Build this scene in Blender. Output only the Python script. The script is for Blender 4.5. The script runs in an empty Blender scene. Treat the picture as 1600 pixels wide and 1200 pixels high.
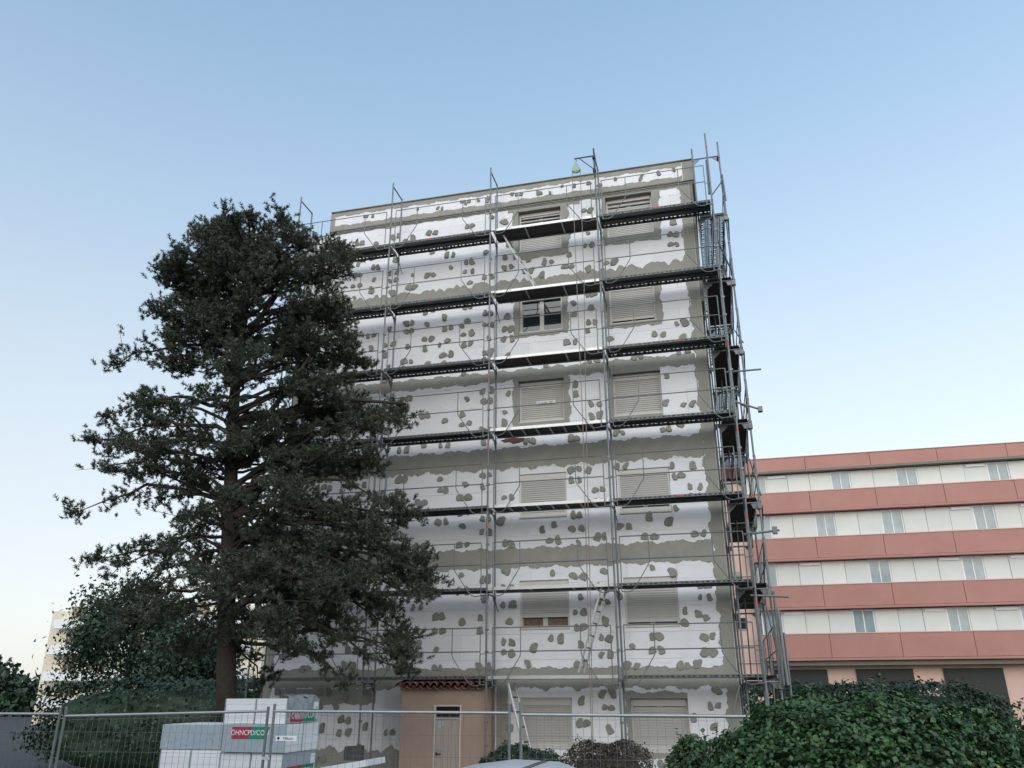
import bpy, bmesh, math, random
import numpy as np
from mathutils import Vector, Matrix, Euler
R = math.radians
scene = bpy.context.scene
C = scene.collection

# ------------------------------------------------------------------ camera, sky, sun, exposure
cam_d = bpy.data.cameras.new('camera'); cam = bpy.data.objects.new('camera', cam_d); C.objects.link(cam)
scene.camera = cam
CP = np.array([11.435, -19.843, 1.713]); yaw, pitch, roll = -.243, .373, -.002
cy, sy, cp, sp = math.cos(yaw), math.sin(yaw), math.cos(pitch), math.sin(pitch)
fv = Vector((sy*cp, cy*cp, sp)); rv = Vector((cy, -sy, 0)); uv_ = rv.cross(fv)
r2 = rv*math.cos(roll) + uv_*math.sin(roll); u2 = -rv*math.sin(roll) + uv_*math.cos(roll)
cam.matrix_world = Matrix(((r2.x, u2.x, -fv.x, CP[0]), (r2.y, u2.y, -fv.y, CP[1]), (r2.z, u2.z, -fv.z, CP[2]), (0, 0, 0, 1)))
cam_d.sensor_width = 36; cam_d.lens = 36*1241.16/1600; cam_d.clip_end = 2000; cam_d.clip_start = .1

SUN_EL, SUN_AZ = R(24), R(172)          # azimuth measured clockwise from +y
world = bpy.data.worlds.new('World'); scene.world = world; world.use_nodes = True
nt = world.node_tree; nt.nodes.clear()
wo = nt.nodes.new('ShaderNodeOutputWorld'); bg = nt.nodes.new('ShaderNodeBackground'); sky = nt.nodes.new('ShaderNodeTexSky')
sky.sky_type = 'NISHITA'; sky.sun_disc = False; sky.sun_elevation = SUN_EL; sky.sun_rotation = SUN_AZ
sky.air_density = 1.0; sky.dust_density = 2.0; sky.ozone_density = 1.5; sky.altitude = 50
bg.inputs['Strength'].default_value = .15
# thin evening haze: the Nishita sky paled by a veil that thickens towards the horizon, a little more to the east
wtc = nt.nodes.new('ShaderNodeTexCoord'); sx_ = nt.nodes.new('ShaderNodeSeparateXYZ'); nt.links.new(wtc.outputs['Generated'], sx_.inputs[0])
rp = nt.nodes.new('ShaderNodeValToRGB'); nt.links.new(sx_.outputs['Z'], rp.inputs['Fac']); rp.color_ramp.interpolation = 'B_SPLINE'
el = rp.color_ramp.elements; el[0].position = 0; el[0].color = (.97, .96, .93, 1); el[1].position = 1; el[1].color = (.19, .35, .58, 1)
for p_, c_ in ((.15, (.92, .95, .95)), (.33, (.78, .88, .94)), (.52, (.50, .69, .88)), (.72, (.33, .51, .73))):
    e_ = el.new(p_); e_.color = (*c_, 1)
sc5 = nt.nodes.new('ShaderNodeVectorMath'); sc5.operation = 'SCALE'; sc5.inputs['Scale'].default_value = 5.6; nt.links.new(rp.outputs[0], sc5.inputs[0])
mx_ = nt.nodes.new('ShaderNodeMix'); mx_.data_type = 'RGBA'; mx_.inputs['Factor'].default_value = .75
nt.links.new(sky.outputs[0], mx_.inputs['A']); nt.links.new(sc5.outputs[0], mx_.inputs['B'])
az_ = nt.nodes.new('ShaderNodeMapRange'); nt.links.new(sx_.outputs['X'], az_.inputs['Value'])
az_.inputs['From Min'].default_value = -1; az_.inputs['To Min'].default_value = .86; az_.inputs['To Max'].default_value = 1.16
ml_ = nt.nodes.new('ShaderNodeVectorMath'); ml_.operation = 'SCALE'; nt.links.new(mx_.outputs['Result'], ml_.inputs[0]); nt.links.new(az_.outputs[0], ml_.inputs['Scale'])
nt.links.new(ml_.outputs[0], bg.inputs[0]); nt.links.new(bg.outputs[0], wo.inputs[0])
sl = bpy.data.lights.new('sun', 'SUN'); sl.energy = 1.5; sl.angle = R(85); sl.color = (1, .97, .93)
so = bpy.data.objects.new('sun', sl); C.objects.link(so)
sd = Vector((math.sin(SUN_AZ)*math.cos(SUN_EL), math.cos(SUN_AZ)*math.cos(SUN_EL), math.sin(SUN_EL)))
so.rotation_euler = sd.to_track_quat('Z', 'Y').to_euler(); so.location = (0, -30, 40)
scene.view_settings.view_transform = 'Standard'; scene.view_settings.look = 'None'
scene.view_settings.gamma = 1; scene.view_settings.use_curve_mapping = False
scene.view_settings.exposure = .45
G = -.55      # ground level
random.seed(7); rng = np.random.default_rng(7)

# ------------------------------------------------------------------ materials
def mat(name, col, rough=.7, metal=0, spec=.5, noise=None, bump=None, objvar=0, island=0, transm=0, alpha=1, backcol=None):
    """noise = (scale, amount, detail, colour2); bump = (scale, strength, distance)"""
    m = bpy.data.materials.new(name); m.use_nodes = True; n = m.node_tree.nodes; l = m.node_tree.links
    b = n['Principled BSDF']; b.inputs['Roughness'].default_value = rough; b.inputs['Metallic'].default_value = metal
    b.inputs['Specular IOR Level'].default_value = spec; b.inputs['Base Color'].default_value = (*col, 1)
    b.inputs['Transmission Weight'].default_value = transm; b.inputs['Alpha'].default_value = alpha
    tc = n.new('ShaderNodeTexCoord'); geo = n.new('ShaderNodeNewGeometry')
    cur = None
    if noise:
        sc, am, de, c2 = noise
        t = n.new('ShaderNodeTexNoise'); t.inputs['Scale'].default_value = sc; t.inputs['Detail'].default_value = de; t.inputs['Roughness'].default_value = .65
        l.new(geo.outputs['Position'], t.inputs['Vector'])
        r = n.new('ShaderNodeValToRGB'); r.color_ramp.elements[0].position = .5-.35*am; r.color_ramp.elements[1].position = .5+.35*am
        r.color_ramp.elements[0].color = (*c2, 1); r.color_ramp.elements[1].color = (*col, 1)
        l.new(t.outputs['Fac'], r.inputs['Fac']); cur = r.outputs['Color']
    if objvar or island:
        hs = n.new('ShaderNodeHueSaturation'); mr = n.new('ShaderNodeMapRange')
        mr.inputs['To Min'].default_value = 1-(objvar or island); mr.inputs['To Max'].default_value = 1+(objvar or island)
        if objvar:
            oi = n.new('ShaderNodeObjectInfo'); l.new(oi.outputs['Random'], mr.inputs['Value'])
        else: l.new(geo.outputs['Random Per Island'], mr.inputs['Value'])
        l.new(mr.outputs[0], hs.inputs['Value'])
        if cur: l.new(cur, hs.inputs['Color'])
        else: hs.inputs['Color'].default_value = (*col, 1)
        cur = hs.outputs['Color']
    if cur: l.new(cur, b.inputs['Base Color'])
    if bump:
        t2 = n.new('ShaderNodeTexNoise'); t2.inputs['Scale'].default_value = bump[0]; t2.inputs['Detail'].default_value = 6
        l.new(geo.outputs['Position'], t2.inputs['Vector'])
        bp = n.new('ShaderNodeBump'); bp.inputs['Strength'].default_value = bump[1]; bp.inputs['Distance'].default_value = bump[2]
        l.new(t2.outputs['Fac'], bp.inputs['Height']); l.new(bp.outputs[0], b.inputs['Normal'])
    return m
M = {}
M['eps'] = mat('white_polystyrene', (.87, .88, .895), .85, noise=(1.6, 1, 5, (.79, .80, .82)), bump=(180, .25, .004), objvar=.035)
def smear(m, col):          # faint trowel smears and dust over the boards
    n = m.node_tree.nodes; l = m.node_tree.links; b = n['Principled BSDF']; src = b.inputs['Base Color'].links[0].from_socket
    g = n.new('ShaderNodeNewGeometry'); mp = n.new('ShaderNodeMapping'); mp.inputs['Scale'].default_value = (2.2, 1, 5.5); l.new(g.outputs['Position'], mp.inputs[0])
    t = n.new('ShaderNodeTexNoise'); t.inputs['Scale'].default_value = 1.3; t.inputs['Detail'].default_value = 9; t.inputs['Roughness'].default_value = .72; t.inputs['Distortion'].default_value = .6
    l.new(mp.outputs[0], t.inputs['Vector']); r = n.new('ShaderNodeValToRGB'); r.color_ramp.elements[0].position = .56; r.color_ramp.elements[1].position = .74
    r.color_ramp.elements[1].color = (.7, .7, .7, 1); l.new(t.outputs['Fac'], r.inputs['Fac'])
    mx = n.new('ShaderNodeMix'); mx.data_type = 'RGBA'; l.new(r.outputs['Color'], mx.inputs['Factor']); l.new(src, mx.inputs['A']); mx.inputs['B'].default_value = (*col, 1)
    l.new(mx.outputs['Result'], b.inputs['Base Color'])
smear(M['eps'], (.60, .60, .575)); M['cement'] = mat('grey_mortar', (.38, .37, .32), .9, noise=(3.2, 1, 8, (.26, .258, .222)), bump=(28, .6, .012))
M['dab'] = mat('grey_mortar_dab', (.30, .295, .255), .9, noise=(9, 1, 5, (.22, .218, .19)), bump=(40, .8, .012), island=.14)
M['masonry'] = mat('old_wall', (.35, .32, .28), .9, noise=(2, 1, 5, (.25, .23, .2)))
M['brickstain'] = mat('red_brown_patch', (.16, .06, .04), .9, noise=(12, 1, 5, (.09, .045, .035)))
M['beige'] = mat('beige_lacquer', (.64, .62, .575), .45, noise=(2.5, .8, 4, (.57, .55, .51)))
M['beige2'] = mat('beige_shutter', (.60, .585, .545), .5, noise=(1.2, 1, 5, (.52, .505, .465)))
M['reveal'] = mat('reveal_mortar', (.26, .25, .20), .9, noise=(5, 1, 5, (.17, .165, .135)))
M['black'] = mat('dark_interior', (.012, .012, .013), .8)
M['glass'] = mat('window_glass', (.02, .028, .035), .04, spec=1.0)
M['curtain'] = mat('curtain', (.42, .33, .24), .9, noise=(14, 1, 4, (.2, .15, .11)))
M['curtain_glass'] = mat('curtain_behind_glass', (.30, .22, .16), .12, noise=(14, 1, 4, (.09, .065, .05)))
M['galv'] = mat('galvanised_steel', (.24, .26, .265), .5, metal=.45, noise=(7, 1, 5, (.14, .155, .16)), objvar=.12)
M['galv_l'] = mat('bright_galvanised', (.46, .48, .49), .42, metal=.5, noise=(9, 1, 4, (.33, .35, .36)))
M['galv_d'] = mat('weathered_shaded_steel', (.10, .11, .11), .6, metal=.3, noise=(10, 1, 6, (.045, .05, .05)))  # dark base paints in the low light under the decks
M['galv_m'] = mat('steel_deck', (.20, .215, .215), .55, metal=.3, noise=(9, 1, 6, (.11, .12, .12)))
M['ply'] = mat('dark_plywood', (.035, .03, .027), .7, noise=(6, 1, 6, (.016, .014, .014)))
M['alu'] = mat('aluminium', (.74, .74, .71), .38, metal=.45, noise=(12, .8, 3, (.6, .6, .58)))
M['red'] = mat('red_paint', (.55, .06, .05), .6, noise=(40, 1, 3, (.45, .12, .1)))
M['rope'] = mat('rope', (.26, .21, .18), .9)
M['green_pl'] = mat('pale_green_plastic', (.30, .45, .38), .5)
M['pinkrender'] = mat('pink_beige_render', (.45, .325, .25), .9, noise=(2.2, 1, 8, (.35, .25, .195)), bump=(120, .4, .006))
M['tile'] = mat('terracotta_tile', (.30, .13, .085), .85, noise=(11, 1, 5, (.15, .075, .055)), objvar=.25)
M['door'] = mat('pale_door_paint', (.44, .37, .32), .6, noise=(3, .8, 4, (.39, .33, .29)))
M['pack'] = mat('white_block_pack', (.74, .76, .77), .8, noise=(3, 1, 4, (.66, .69, .70)), bump=(60, .3, .006), objvar=.05)
M['wrap'] = mat('blue_grey_plastic_wrap', (.36, .43, .47), .28, noise=(5, 1, 6, (.28, .35, .40)), bump=(14, .6, .02))
M['film'] = mat('loose_film', (.50, .56, .60), .2, noise=(9, 1, 4, (.40, .47, .5)), alpha=.55)
M['lab_red'] = mat('label_red', (.36, .02, .035), .5)
M['lab_green'] = mat('label_green', (.0, .22, .11), .5)
M['white'] = mat('white_print', (.78, .80, .82), .6)
M['blueprint'] = mat('blue_print', (.26, .36, .52), .7)
M['inkdark'] = mat('dark_print', (.03, .03, .04), .6)
M['darkgrey'] = mat('anthracite_board', (.06, .065, .06), .9, noise=(14, 1, 4, (.035, .038, .036)))
M['asphalt'] = mat('asphalt', (.055, .055, .056), .9, noise=(30, 1, 6, (.04, .04, .041)), bump=(90, .5, .01))
M['soil'] = mat('bare_soil', (.16, .13, .10), .95, noise=(3, 1, 7, (.09, .075, .06)), bump=(20, .7, .03))
M['carpaint'] = mat('silver_paint', (.66, .67, .69), .3, metal=.25)
M['carglass'] = mat('car_glass', (.012, .014, .016), .06, spec=.8)
M['rubber'] = mat('rubber', (.02, .02, .02), .8)
M['pink_l'] = mat('salmon_wall', (.72, .51, .43), .85, noise=(1.2, .8, 5, (.66, .46, .385)))
M['pink_d'] = mat('terracotta_band', (.50, .265, .225), .85, noise=(.7, 1, 8, (.41, .20, .165)))
M['cream_p'] = mat('cream_panel', (.70, .72, .68), .7, noise=(1.1, .8, 5, (.64, .66, .62)), objvar=.05)
M['cream_w'] = mat('cream_wall', (.72, .66, .52), .85, noise=(.6, .8, 4, (.66, .60, .47)))
M['bark'] = mat('bark', (.075, .058, .045), .95, noise=(12, 1, 6, (.035, .028, .022)), bump=(30, .9, .03))
M['needle'] = mat('conifer_needles', (.066, .086, .046), .6, noise=(1.3, 1, 4, (.036, .048, .028)), island=.5)
M['needle_b'] = mat('grey_green_needles', (.105, .125, .095), .6, noise=(1.5, 1, 4, (.055, .068, .05)), island=.4)
M['leaf'] = mat('hedge_leaves', (.058, .125, .034), .45, noise=(3.5, 1, 4, (.030, .074, .024)), island=.55)
M['leaf_y'] = mat('young_leaves', (.15, .21, .05), .45, island=.3)
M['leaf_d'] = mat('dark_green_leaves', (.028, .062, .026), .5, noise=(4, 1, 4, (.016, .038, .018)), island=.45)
M['leaf_b'] = mat('bronze_leaves', (.085, .062, .034), .6, noise=(4, 1, 4, (.045, .036, .022)), island=.5)
M['leaf_m'] = mat('mid_green_leaves', (.07, .13, .045), .6, noise=(2, 1, 4, (.04, .08, .03)), island=.4)

# ------------------------------------------------------------------ helpers
class MB:
    def __init__(s): s.v = []; s.f = []
    def quad(s, a, b, c, d):
        i = len(s.v); s.v += [tuple(a), tuple(b), tuple(c), tuple(d)]; s.f.append((i, i+1, i+2, i+3)); return s
    def box(s, x0, x1, y0, y1, z0, z1):
        i = len(s.v); s.v += [(x, y, z) for z in (z0, z1) for x, y in ((x0, y0), (x1, y0), (x1, y1), (x0, y1))]
        s.f += [tuple(i+k for k in q) for q in ((3, 2, 1, 0), (4, 5, 6, 7), (0, 1, 5, 4), (1, 2, 6, 5), (2, 3, 7, 6), (3, 0, 4, 7))]; return s
    def tube(s, p, q, r, n=8, r2=None, cap=True):
        p, q = Vector(p), Vector(q); d = (q-p)
        if d.length < 1e-6: return s
        d.normalize(); a = d.orthogonal().normalized(); b = d.cross(a); r2 = r if r2 is None else r2; i = len(s.v)
        for c, rr in ((p, r), (q, r2)):
            for k in range(n):
                t = 2*math.pi*k/n; s.v.append(tuple(c+(a*math.cos(t)+b*math.sin(t))*rr))
        for k in range(n): s.f.append((i+k, i+(k+1) % n, i+n+(k+1) % n, i+n+k))
        if cap: s.f.append(tuple(i+k for k in range(n))[::-1]); s.f.append(tuple(i+n+k for k in range(n)))
        return s
    def path(s, pts, r, n=6, r2=None):
        m = len(pts)-1
        for k in range(m):
            ra = r if r2 is None else r+(r2-r)*k/m; rb = r if r2 is None else r+(r2-r)*(k+1)/m
            s.tube(pts[k], pts[k+1], ra, n, rb)
        return s
    def prism(s, poly, y0, y1):           # polygon in x,z extruded in y
        i = len(s.v); n = len(poly)
        s.v += [(x, y0, z) for x, z in poly] + [(x, y1, z) for x, z in poly]
        s.f.append(tuple(range(i, i+n))); s.f.append(tuple(range(i+2*n-1, i+n-1, -1)))
        for k in range(n): s.f.append((i+k, i+n+k, i+n+(k+1) % n, i+(k+1) % n))
        return s
    def mesh(s, name, m, smooth=False, off=None):
        me = bpy.data.meshes.new(name); v = s.v
        if off is not None and (off[0] or off[1] or off[2]): v = [(a-off[0], b-off[1], c-off[2]) for a, b, c in s.v]
        me.from_pydata(v, [], s.f); me.materials.append(m); me.update()
        if smooth: me.polygons.foreach_set('use_smooth', [True]*len(me.polygons))
        return me
def wloc(o):
    p = Vector((0, 0, 0))
    while o is not None: p = p + o.location; o = o.parent
    return p
def obj(name, mb, m, parent=None, smooth=False, kind=None, loc=None):
    """mb in world coordinates; linked as one mesh object under parent"""
    off = wloc(parent) if parent is not None else Vector((0, 0, 0))
    base = Vector(loc) if loc is not None else off
    me = mb if isinstance(mb, bpy.types.Mesh) else mb.mesh(name, m, smooth, base)
    o = bpy.data.objects.new(name, me); C.objects.link(o)
    if parent is not None: o.parent = parent
    o.location = base-off
    if kind: o['kind'] = kind
    return o
def inst(name, me, parent, loc, rz=0, scale=None, rot=None):
    o = bpy.data.objects.new(name, me); C.objects.link(o); o.parent = parent
    o.location = Vector(loc)-(wloc(parent) if parent else Vector((0, 0, 0)))
    o.rotation_euler = rot if rot else (0, 0, rz)
    if scale: o.scale = scale
    return o
def tag(o, label, cat, group=None):
    o['label'] = label; o['category'] = cat
    if group: o['group'] = group
    return o
def thing(name, label, cat, loc, group=None):
    o = bpy.data.objects.new(name, None); C.objects.link(o); o.location = loc; o.empty_display_size = .2
    return tag(o, label, cat, group)
def struct(name, mb, m, smooth=False): return obj(name, mb, m, None, smooth, 'structure')
def text(name, body, size, m, parent, loc, rot=(R(90), 0, 0), extr=.001, sx=1):
    cu = bpy.data.curves.new('t', 'FONT'); cu.body = body; cu.size = size; cu.extrude = extr; cu.align_x = 'CENTER'; cu.align_y = 'CENTER'
    t = bpy.data.objects.new('t', cu); C.objects.link(t)
    dg = bpy.context.evaluated_depsgraph_get(); dg.update()
    me = bpy.data.meshes.new_from_object(t.evaluated_get(dg)); bpy.data.objects.remove(t)
    me.materials.clear(); me.materials.append(m)
    return inst(name, me, parent, loc, rot=rot, scale=(sx, 1, 1))
def np_mesh(name, verts, faces, mats, midx=None):
    """verts (N,3), faces (F,k) with constant k"""
    me = bpy.data.meshes.new(name); F, k = faces.shape
    me.vertices.add(len(verts)); me.vertices.foreach_set('co', np.ascontiguousarray(verts, dtype=np.float32).ravel())
    me.loops.add(F*k); me.loops.foreach_set('vertex_index', faces.astype(np.int32).ravel())
    me.polygons.add(F); me.polygons.foreach_set('loop_start', np.arange(0, F*k, k, dtype=np.int32))
    for m in mats: me.materials.append(m)
    if midx is not None: me.polygons.foreach_set('material_index', midx.astype(np.int32))
    me.update(calc_edges=True); return me

# ------------------------------------------------------------------ ground
struct('ground', MB().quad((-500, -500, G), (500, -500, G), (500, 700, G), (-500, 700, G)), M['asphalt'])
struct('soil_strip', MB().quad((-6, -7.6, G+.004), (20, -7.6, G+.004), (20, 14, G+.004), (-6, 14, G+.004)), M['soil'])
kb = thing('kerb', 'pale concrete kerb between the parking and the planted strip', 'kerb', (7, -7.7, G))
km = MB().box(0, .99, 0, .12, 0, .12).mesh('kerb_stone', M['cement'])
for i in range(26): inst('kerb_stone', km, kb, (-6+i*1.0, -7.72, G))

# ------------------------------------------------------------------ building
BX0, BX1, BT = -.2, 11.78, 15.42
bld = thing('apartment_building', 'tall narrow apartment block clad in white insulation boards dotted with grey mortar', 'building', (5.8, 4.5, G))
# windows: x0,x1,z0,z1,kind,surround,recess
W = [(6.70, 7.95, .55, 1.65, 'closed', 0, .05), (9.31, 10.62, .50, 1.63, 'closed', 1, .10),
     (6.70, 7.95, 3.20, 4.38, 'threeq', 0, .04), (9.30, 10.58, 3.20, 4.37, 'gap', 0, .04),
     (6.70, 7.96, 5.95, 7.12, 'closed', 0, .04), (9.30, 10.59, 5.93, 7.08, 'slit', 0, .04),
     (6.70, 7.96, 8.55, 9.76, 'closed', 1, .12), (9.28, 10.56, 8.52, 9.72, 'closed', 1, .12),
     (6.74, 7.98, 11.22, 12.42, 'open', 1, .08), (9.30, 10.57, 11.20, 12.42, 'gap', 1, .08),
     (6.72, 8.01, 13.84, 15.24, 'top', 1, .14), (9.34, 10.68, 13.95, 15.30, 'top', 1, .14)]
def split_rect(x0, x1, z0, z1, holes):
    rs = [(x0, x1, z0, z1)]
    for hx0, hx1, hz0, hz1 in holes:
        out = []
        for a, b, c, d in rs:
            if hx0 >= b or hx1 <= a or hz0 >= d or hz1 <= c: out.append((a, b, c, d)); continue
            if hz0 > c: out.append((a, b, c, hz0))
            if hz1 < d: out.append((a, b, hz1, d))
            cz, dz = max(c, hz0), min(d, hz1)
            if hx0 > a: out.append((a, hx0, cz, dz))
            if hx1 < b: out.append((hx1, b, cz, dz))
        rs = out
    return [r for r in rs if r[1]-r[0] > .015 and r[3]-r[2] > .015]
holes = [w[:4] for w in W]
mb = MB()
for a, b, c, d in split_rect(BX0, BX1, G, BT, holes): mb.box(a, b, .082, .34, c, d)
obj('wall', mb, M['masonry'], bld)
mb = MB().box(BX0, BX0+.3, .34, 9, G, BT).box(BX1-.3, BX1, .34, 9, G, BT).box(BX0, BX1, 9, 9.3, G, BT)
obj('side_wall', mb, M['cement'], bld)
obj('roof', MB().box(BX0-.05, BX1+.05, .36, 9.3, BT+.003, BT+.2), M['cement'], bld)
mb = MB()
for z in (1.9, 4.6, 7.3, 10, 12.7): mb.box(BX0+.32, BX1-.32, .5, 8.9, z, z+.2)
obj('floor_slab', mb, M['masonry'], bld)
# insulation boards, staggered
zr = G+.05; row = 0
while zr < 15.36:
    x = BX0 - (0 if row % 2 == 0 else .6)
    while x < BX1-.01:
        x0, x1, z0, z1 = max(x, BX0), min(x+1.2, BX1), zr, min(zr+.6, 15.40)
        if x1-x0 > .05:
            mb = MB(); dy = random.uniform(-.0025, .0025); g = .0022
            for a, b, c, d in split_rect(x0+g, x1-g, z0+g, z1-g, holes): mb.box(a, b, dy, .08, c, d)
            if mb.v: obj('insulation_board', mb, M['eps'], bld)
        x += 1.2
    zr += .6; row += 1
# parapet band
par = obj('parapet', MB().box(.55, 11.95, -.02, 9.3, 15.46, 16.18).box(.55, 11.95, -.02, 9.3, 15.42, 15.457), M['cement'], bld)
px = .6; k = 0
while px < 11.8:
    x1 = min(px+1.2, 11.62); obj('insulation_board', MB().box(px+.002, x1-.002, -.07-random.uniform(0, .003), -.022, 15.47, 16.10), M['eps'], bld); px += 1.2
    if x1 >= 11.6: break
obj('parapet_corner', MB().box(11.625, 11.95, -.07, -.022, 15.47, 16.10), M['cement'], bld)
obj('parapet_cap', MB().box(.545, 11.955, -.075, 9.3, 16.182, 16.20), M['cement'], bld)
obj('shaded_corner_strip', MB().box(11.785, 11.86, -.01, 9.2, 11.6, 15.415).box(11.785, 11.80, .0, 9.2, G, 11.6), M['reveal'], bld)  # strip at the corner edge, its shade put into the dark mortar colour

# mortar: ragged bands and surrounds
def fract(x, seed, amp, f0=1.2, octs=5):
    r = random.Random(seed); s = 0; a = 1; f = f0
    for o in range(octs):
        s += a*math.sin(x*f*2*math.pi + r.uniform(0, 6.28)) * (1 if o < 3 else .8); a *= .6; f *= 2.13
    return amp*s*.55
YS = [0]
def ylay():
    YS[0] += 1; return -.006-.00035*YS[0]
def strip_h(x0, x1, zlo, zhi, alo, ahi, seed, m='cement', name='mortar_band', step=.035, y=None, par=None, scallop=0):
    """horizontal band between ragged lower and upper lines; a* = amplitude"""
    yy = ylay() if y is None else y
    n = max(2, int((x1-x0)/step)); mb = MB(); lo = []; hi = []
    for i in range(n+1):
        x = x0+(x1-x0)*i/n
        a = zlo+(fract(x, seed, alo)+random.uniform(-.25, .25)*alo if alo else 0)
        b = zhi+(fract(x, seed+50, ahi)+random.uniform(-.2, .2)*ahi if ahi else 0)
        if scallop: b += scallop*(.35+.65*abs(math.sin(x*5.1+seed)))*abs(math.sin(x*8.3+1.9*math.sin(x*2.7)+seed))
        lo.append((x, yy, a)); hi.append((x, yy, max(b, a+.004)))
    for i in range(n):
        mb.quad(lo[i], lo[i+1], hi[i+1], hi[i])
        mb.quad(hi[i], hi[i+1], (hi[i+1][0], yy+.006, hi[i+1][2]), (hi[i][0], yy+.006, hi[i][2]))
        mb.quad((lo[i][0], yy+.006, lo[i][2]), (lo[i+1][0], yy+.006, lo[i+1][2]), lo[i+1], lo[i])
    return obj(name, mb, M[m], par or bld)
def strip_v(z0, z1, xlo, xhi, alo, ahi, seed, name='mortar_band'):
    yy = ylay(); n = max(2, int((z1-z0)/.035)); mb = MB(); L = []; H = []
    for i in range(n+1):
        z = z0+(z1-z0)*i/n
        a = xlo+(fract(z, seed, alo)+random.uniform(-.25, .25)*alo if alo else 0)
        b = xhi+(fract(z, seed+50, ahi)+random.uniform(-.25, .25)*ahi if ahi else 0)
        L.append((a, yy, z)); H.append((b, yy, z))
    for i in range(n):
        mb.quad(L[i], H[i], H[i+1], L[i+1])
        mb.quad((L[i][0], yy+.006, L[i][2]), L[i], L[i+1], (L[i+1][0], yy+.006, L[i+1][2]))
        mb.quad(H[i], (H[i][0], yy+.006, H[i][2]), (H[i+1][0], yy+.006, H[i+1][2]), H[i+1])
    return obj(name, mb, M['cement'], bld)
X0, X1 = BX0+.01, BX1-.01
strip_v(G+.02, 15.38, 11.47, X1, .06, 0, 3)
strip_v(G+.02, 15.38, X0, .09, 0, .05, 4)
def bandsplit(z0, z1, alo, ahi, seed, **k):
    strip_h(.05, 11.49, z0, z1, alo, ahi, seed, **k)
bandsplit(12.42, 12.88, 0, .06, 11, scallop=.13)
bandsplit(9.80, 10.12, .05, .05, 12)
bandsplit(7.30, 7.88, .07, .05, 13)
bandsplit(4.70, 5.20, .045, .05, 14)
bandsplit(1.86, 2.32, .07, .04, 15)
strip_h(.05, 3.99, G+.03, .48, 0, .10, 16); strip_h(6.12, 6.69, G+.03, .62, 0, .10, 17)
strip_h(6.12, 6.40, .5, 1.86, .05, .05, 18)
strip_h(.35, 3.0, 1.50, 1.86, .04, 0, 19)
# parapet mortar
strip_h(.56, 11.60, 15.98, 16.10, .035, 0, 21, y=-.078); strip_h(.56, 11.60, 15.475, 15.64, 0, .035, 22, y=-.079)
strip_h(.56, .72, 15.64, 15.98, .01, .01, 23, y=-.080)
strip_h(6.4, 8.6, 15.25, 15.40, .02, 0, 25); strip_h(9.0, 11.4, 15.31, 15.40, .015, 0, 26)
strip_h(.1, 11.4, 15.36, 15.40, .03, 0, 27)
for i, w in enumerate(W):
    if not w[5]: continue
    x0, x1, z0, z1 = w[:4]; s = 100+i*7; wd = .17 if w[4] != 'top' else .22
    L = .16 if x0 < 8 else .10
    strip_v(z0-.02, z1+.02, x0-L, x0-.003, .035, 0, s)
    if i in (1, 7): wd = .03
    else: strip_v(z0-.02, z1+.02, x1+.003, x1+wd, 0, .05, s+1)
    strip_h(x0-L, x1+wd-.03, z0-(.13 if w[4] != 'top' else .24), z0-.004, .035, 0, s+2)
    strip_h(x0-L, x1+wd-.03, z1+.004, min(z1+.14, 15.39), 0, .04 if z1 < 15 else 0, s+3)
# dabs over the fixings: twelve outlines shared by all
dab_me = []
for k in range(14):
    mb = MB(); n = 16; rx, rz = random.uniform(.072, .10), random.uniform(.072, .105); ph = random.uniform(0, 6)
    pts = []
    for j in range(n):
        t = 2*math.pi*j/n; q = 1+.14*math.sin(2*t+ph)+.09*math.sin(3*t+2*ph)+random.uniform(-.055, .055)
        sq = (abs(math.cos(t))**4+abs(math.sin(t))**4)**(-.25) if k % 3 else 1
        pts.append((rx*q*math.cos(t)*sq, rz*q*math.sin(t)*sq))
    inner = [(a*.86, b*.86) for a, b in pts]
    o = [(a, .022, b) for a, b in pts]; ii = [(a, 0, b) for a, b in inner]
    mb.v = o+ii; mb.f = [tuple(range(n, 2*n))]+[(j, (j+1) % n, n+(j+1) % n, n+j) for j in range(n)]
    dab_me.append(mb.mesh('mortar_dab', M['dab']))
def free(x, z):
    if x > 11.42 or x < .18: return False
    for w in W:
        e = .22 if w[5] else .07
        er = .07 if w in (W[1], W[7]) else e
        if w[0]-e < x < w[1]+er and w[2]-e < z < w[3]+e: return False
    if 4.0 < x < 6.1 and z < 1.9: return False
    for a, b in ((12.4, 13.0), (9.75, 10.15), (7.25, 7.9), (4.65, 5.22), (1.8, 2.3)):
        if a < z < b: return False
    return True
cand = []
zr = G+.05; row = 0
def put(cx, cz):
    if free(cx, cz) and cz < 15.2: cand.append((cx, cz))
while zr < 15.3:
    x = BX0 - (0 if row % 2 == 0 else .6)
    while x < BX1:
        for dz in (.14, .46):
            if random.random() < .86:           # a pair astride the upright joint
                z = zr+dz+random.uniform(-.05, .05); sp = random.uniform(.075, .125)
                put(x-sp, z+random.uniform(-.02, .02))
                if random.random() < .88: put(x+sp, z+random.uniform(-.02, .02))
        if random.random() < .62: put(x+.6+random.uniform(-.05, .05), zr+.3+random.uniform(-.06, .06))
        if random.random() < .12: put(x+.35+random.uniform(-.1, .1), zr+random.uniform(.1, .5))
        x += 1.2
    zr += .6; row += 1
for i in range(34):
    cand.append((random.uniform(.9, 11.4), random.choice((15.75, 15.85))+random.uniform(-.04, .04)))
cand.sort(key=lambda p: (p[0]-11.4)**2+(p[1]-1.7)**2)
rest = MB()
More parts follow.
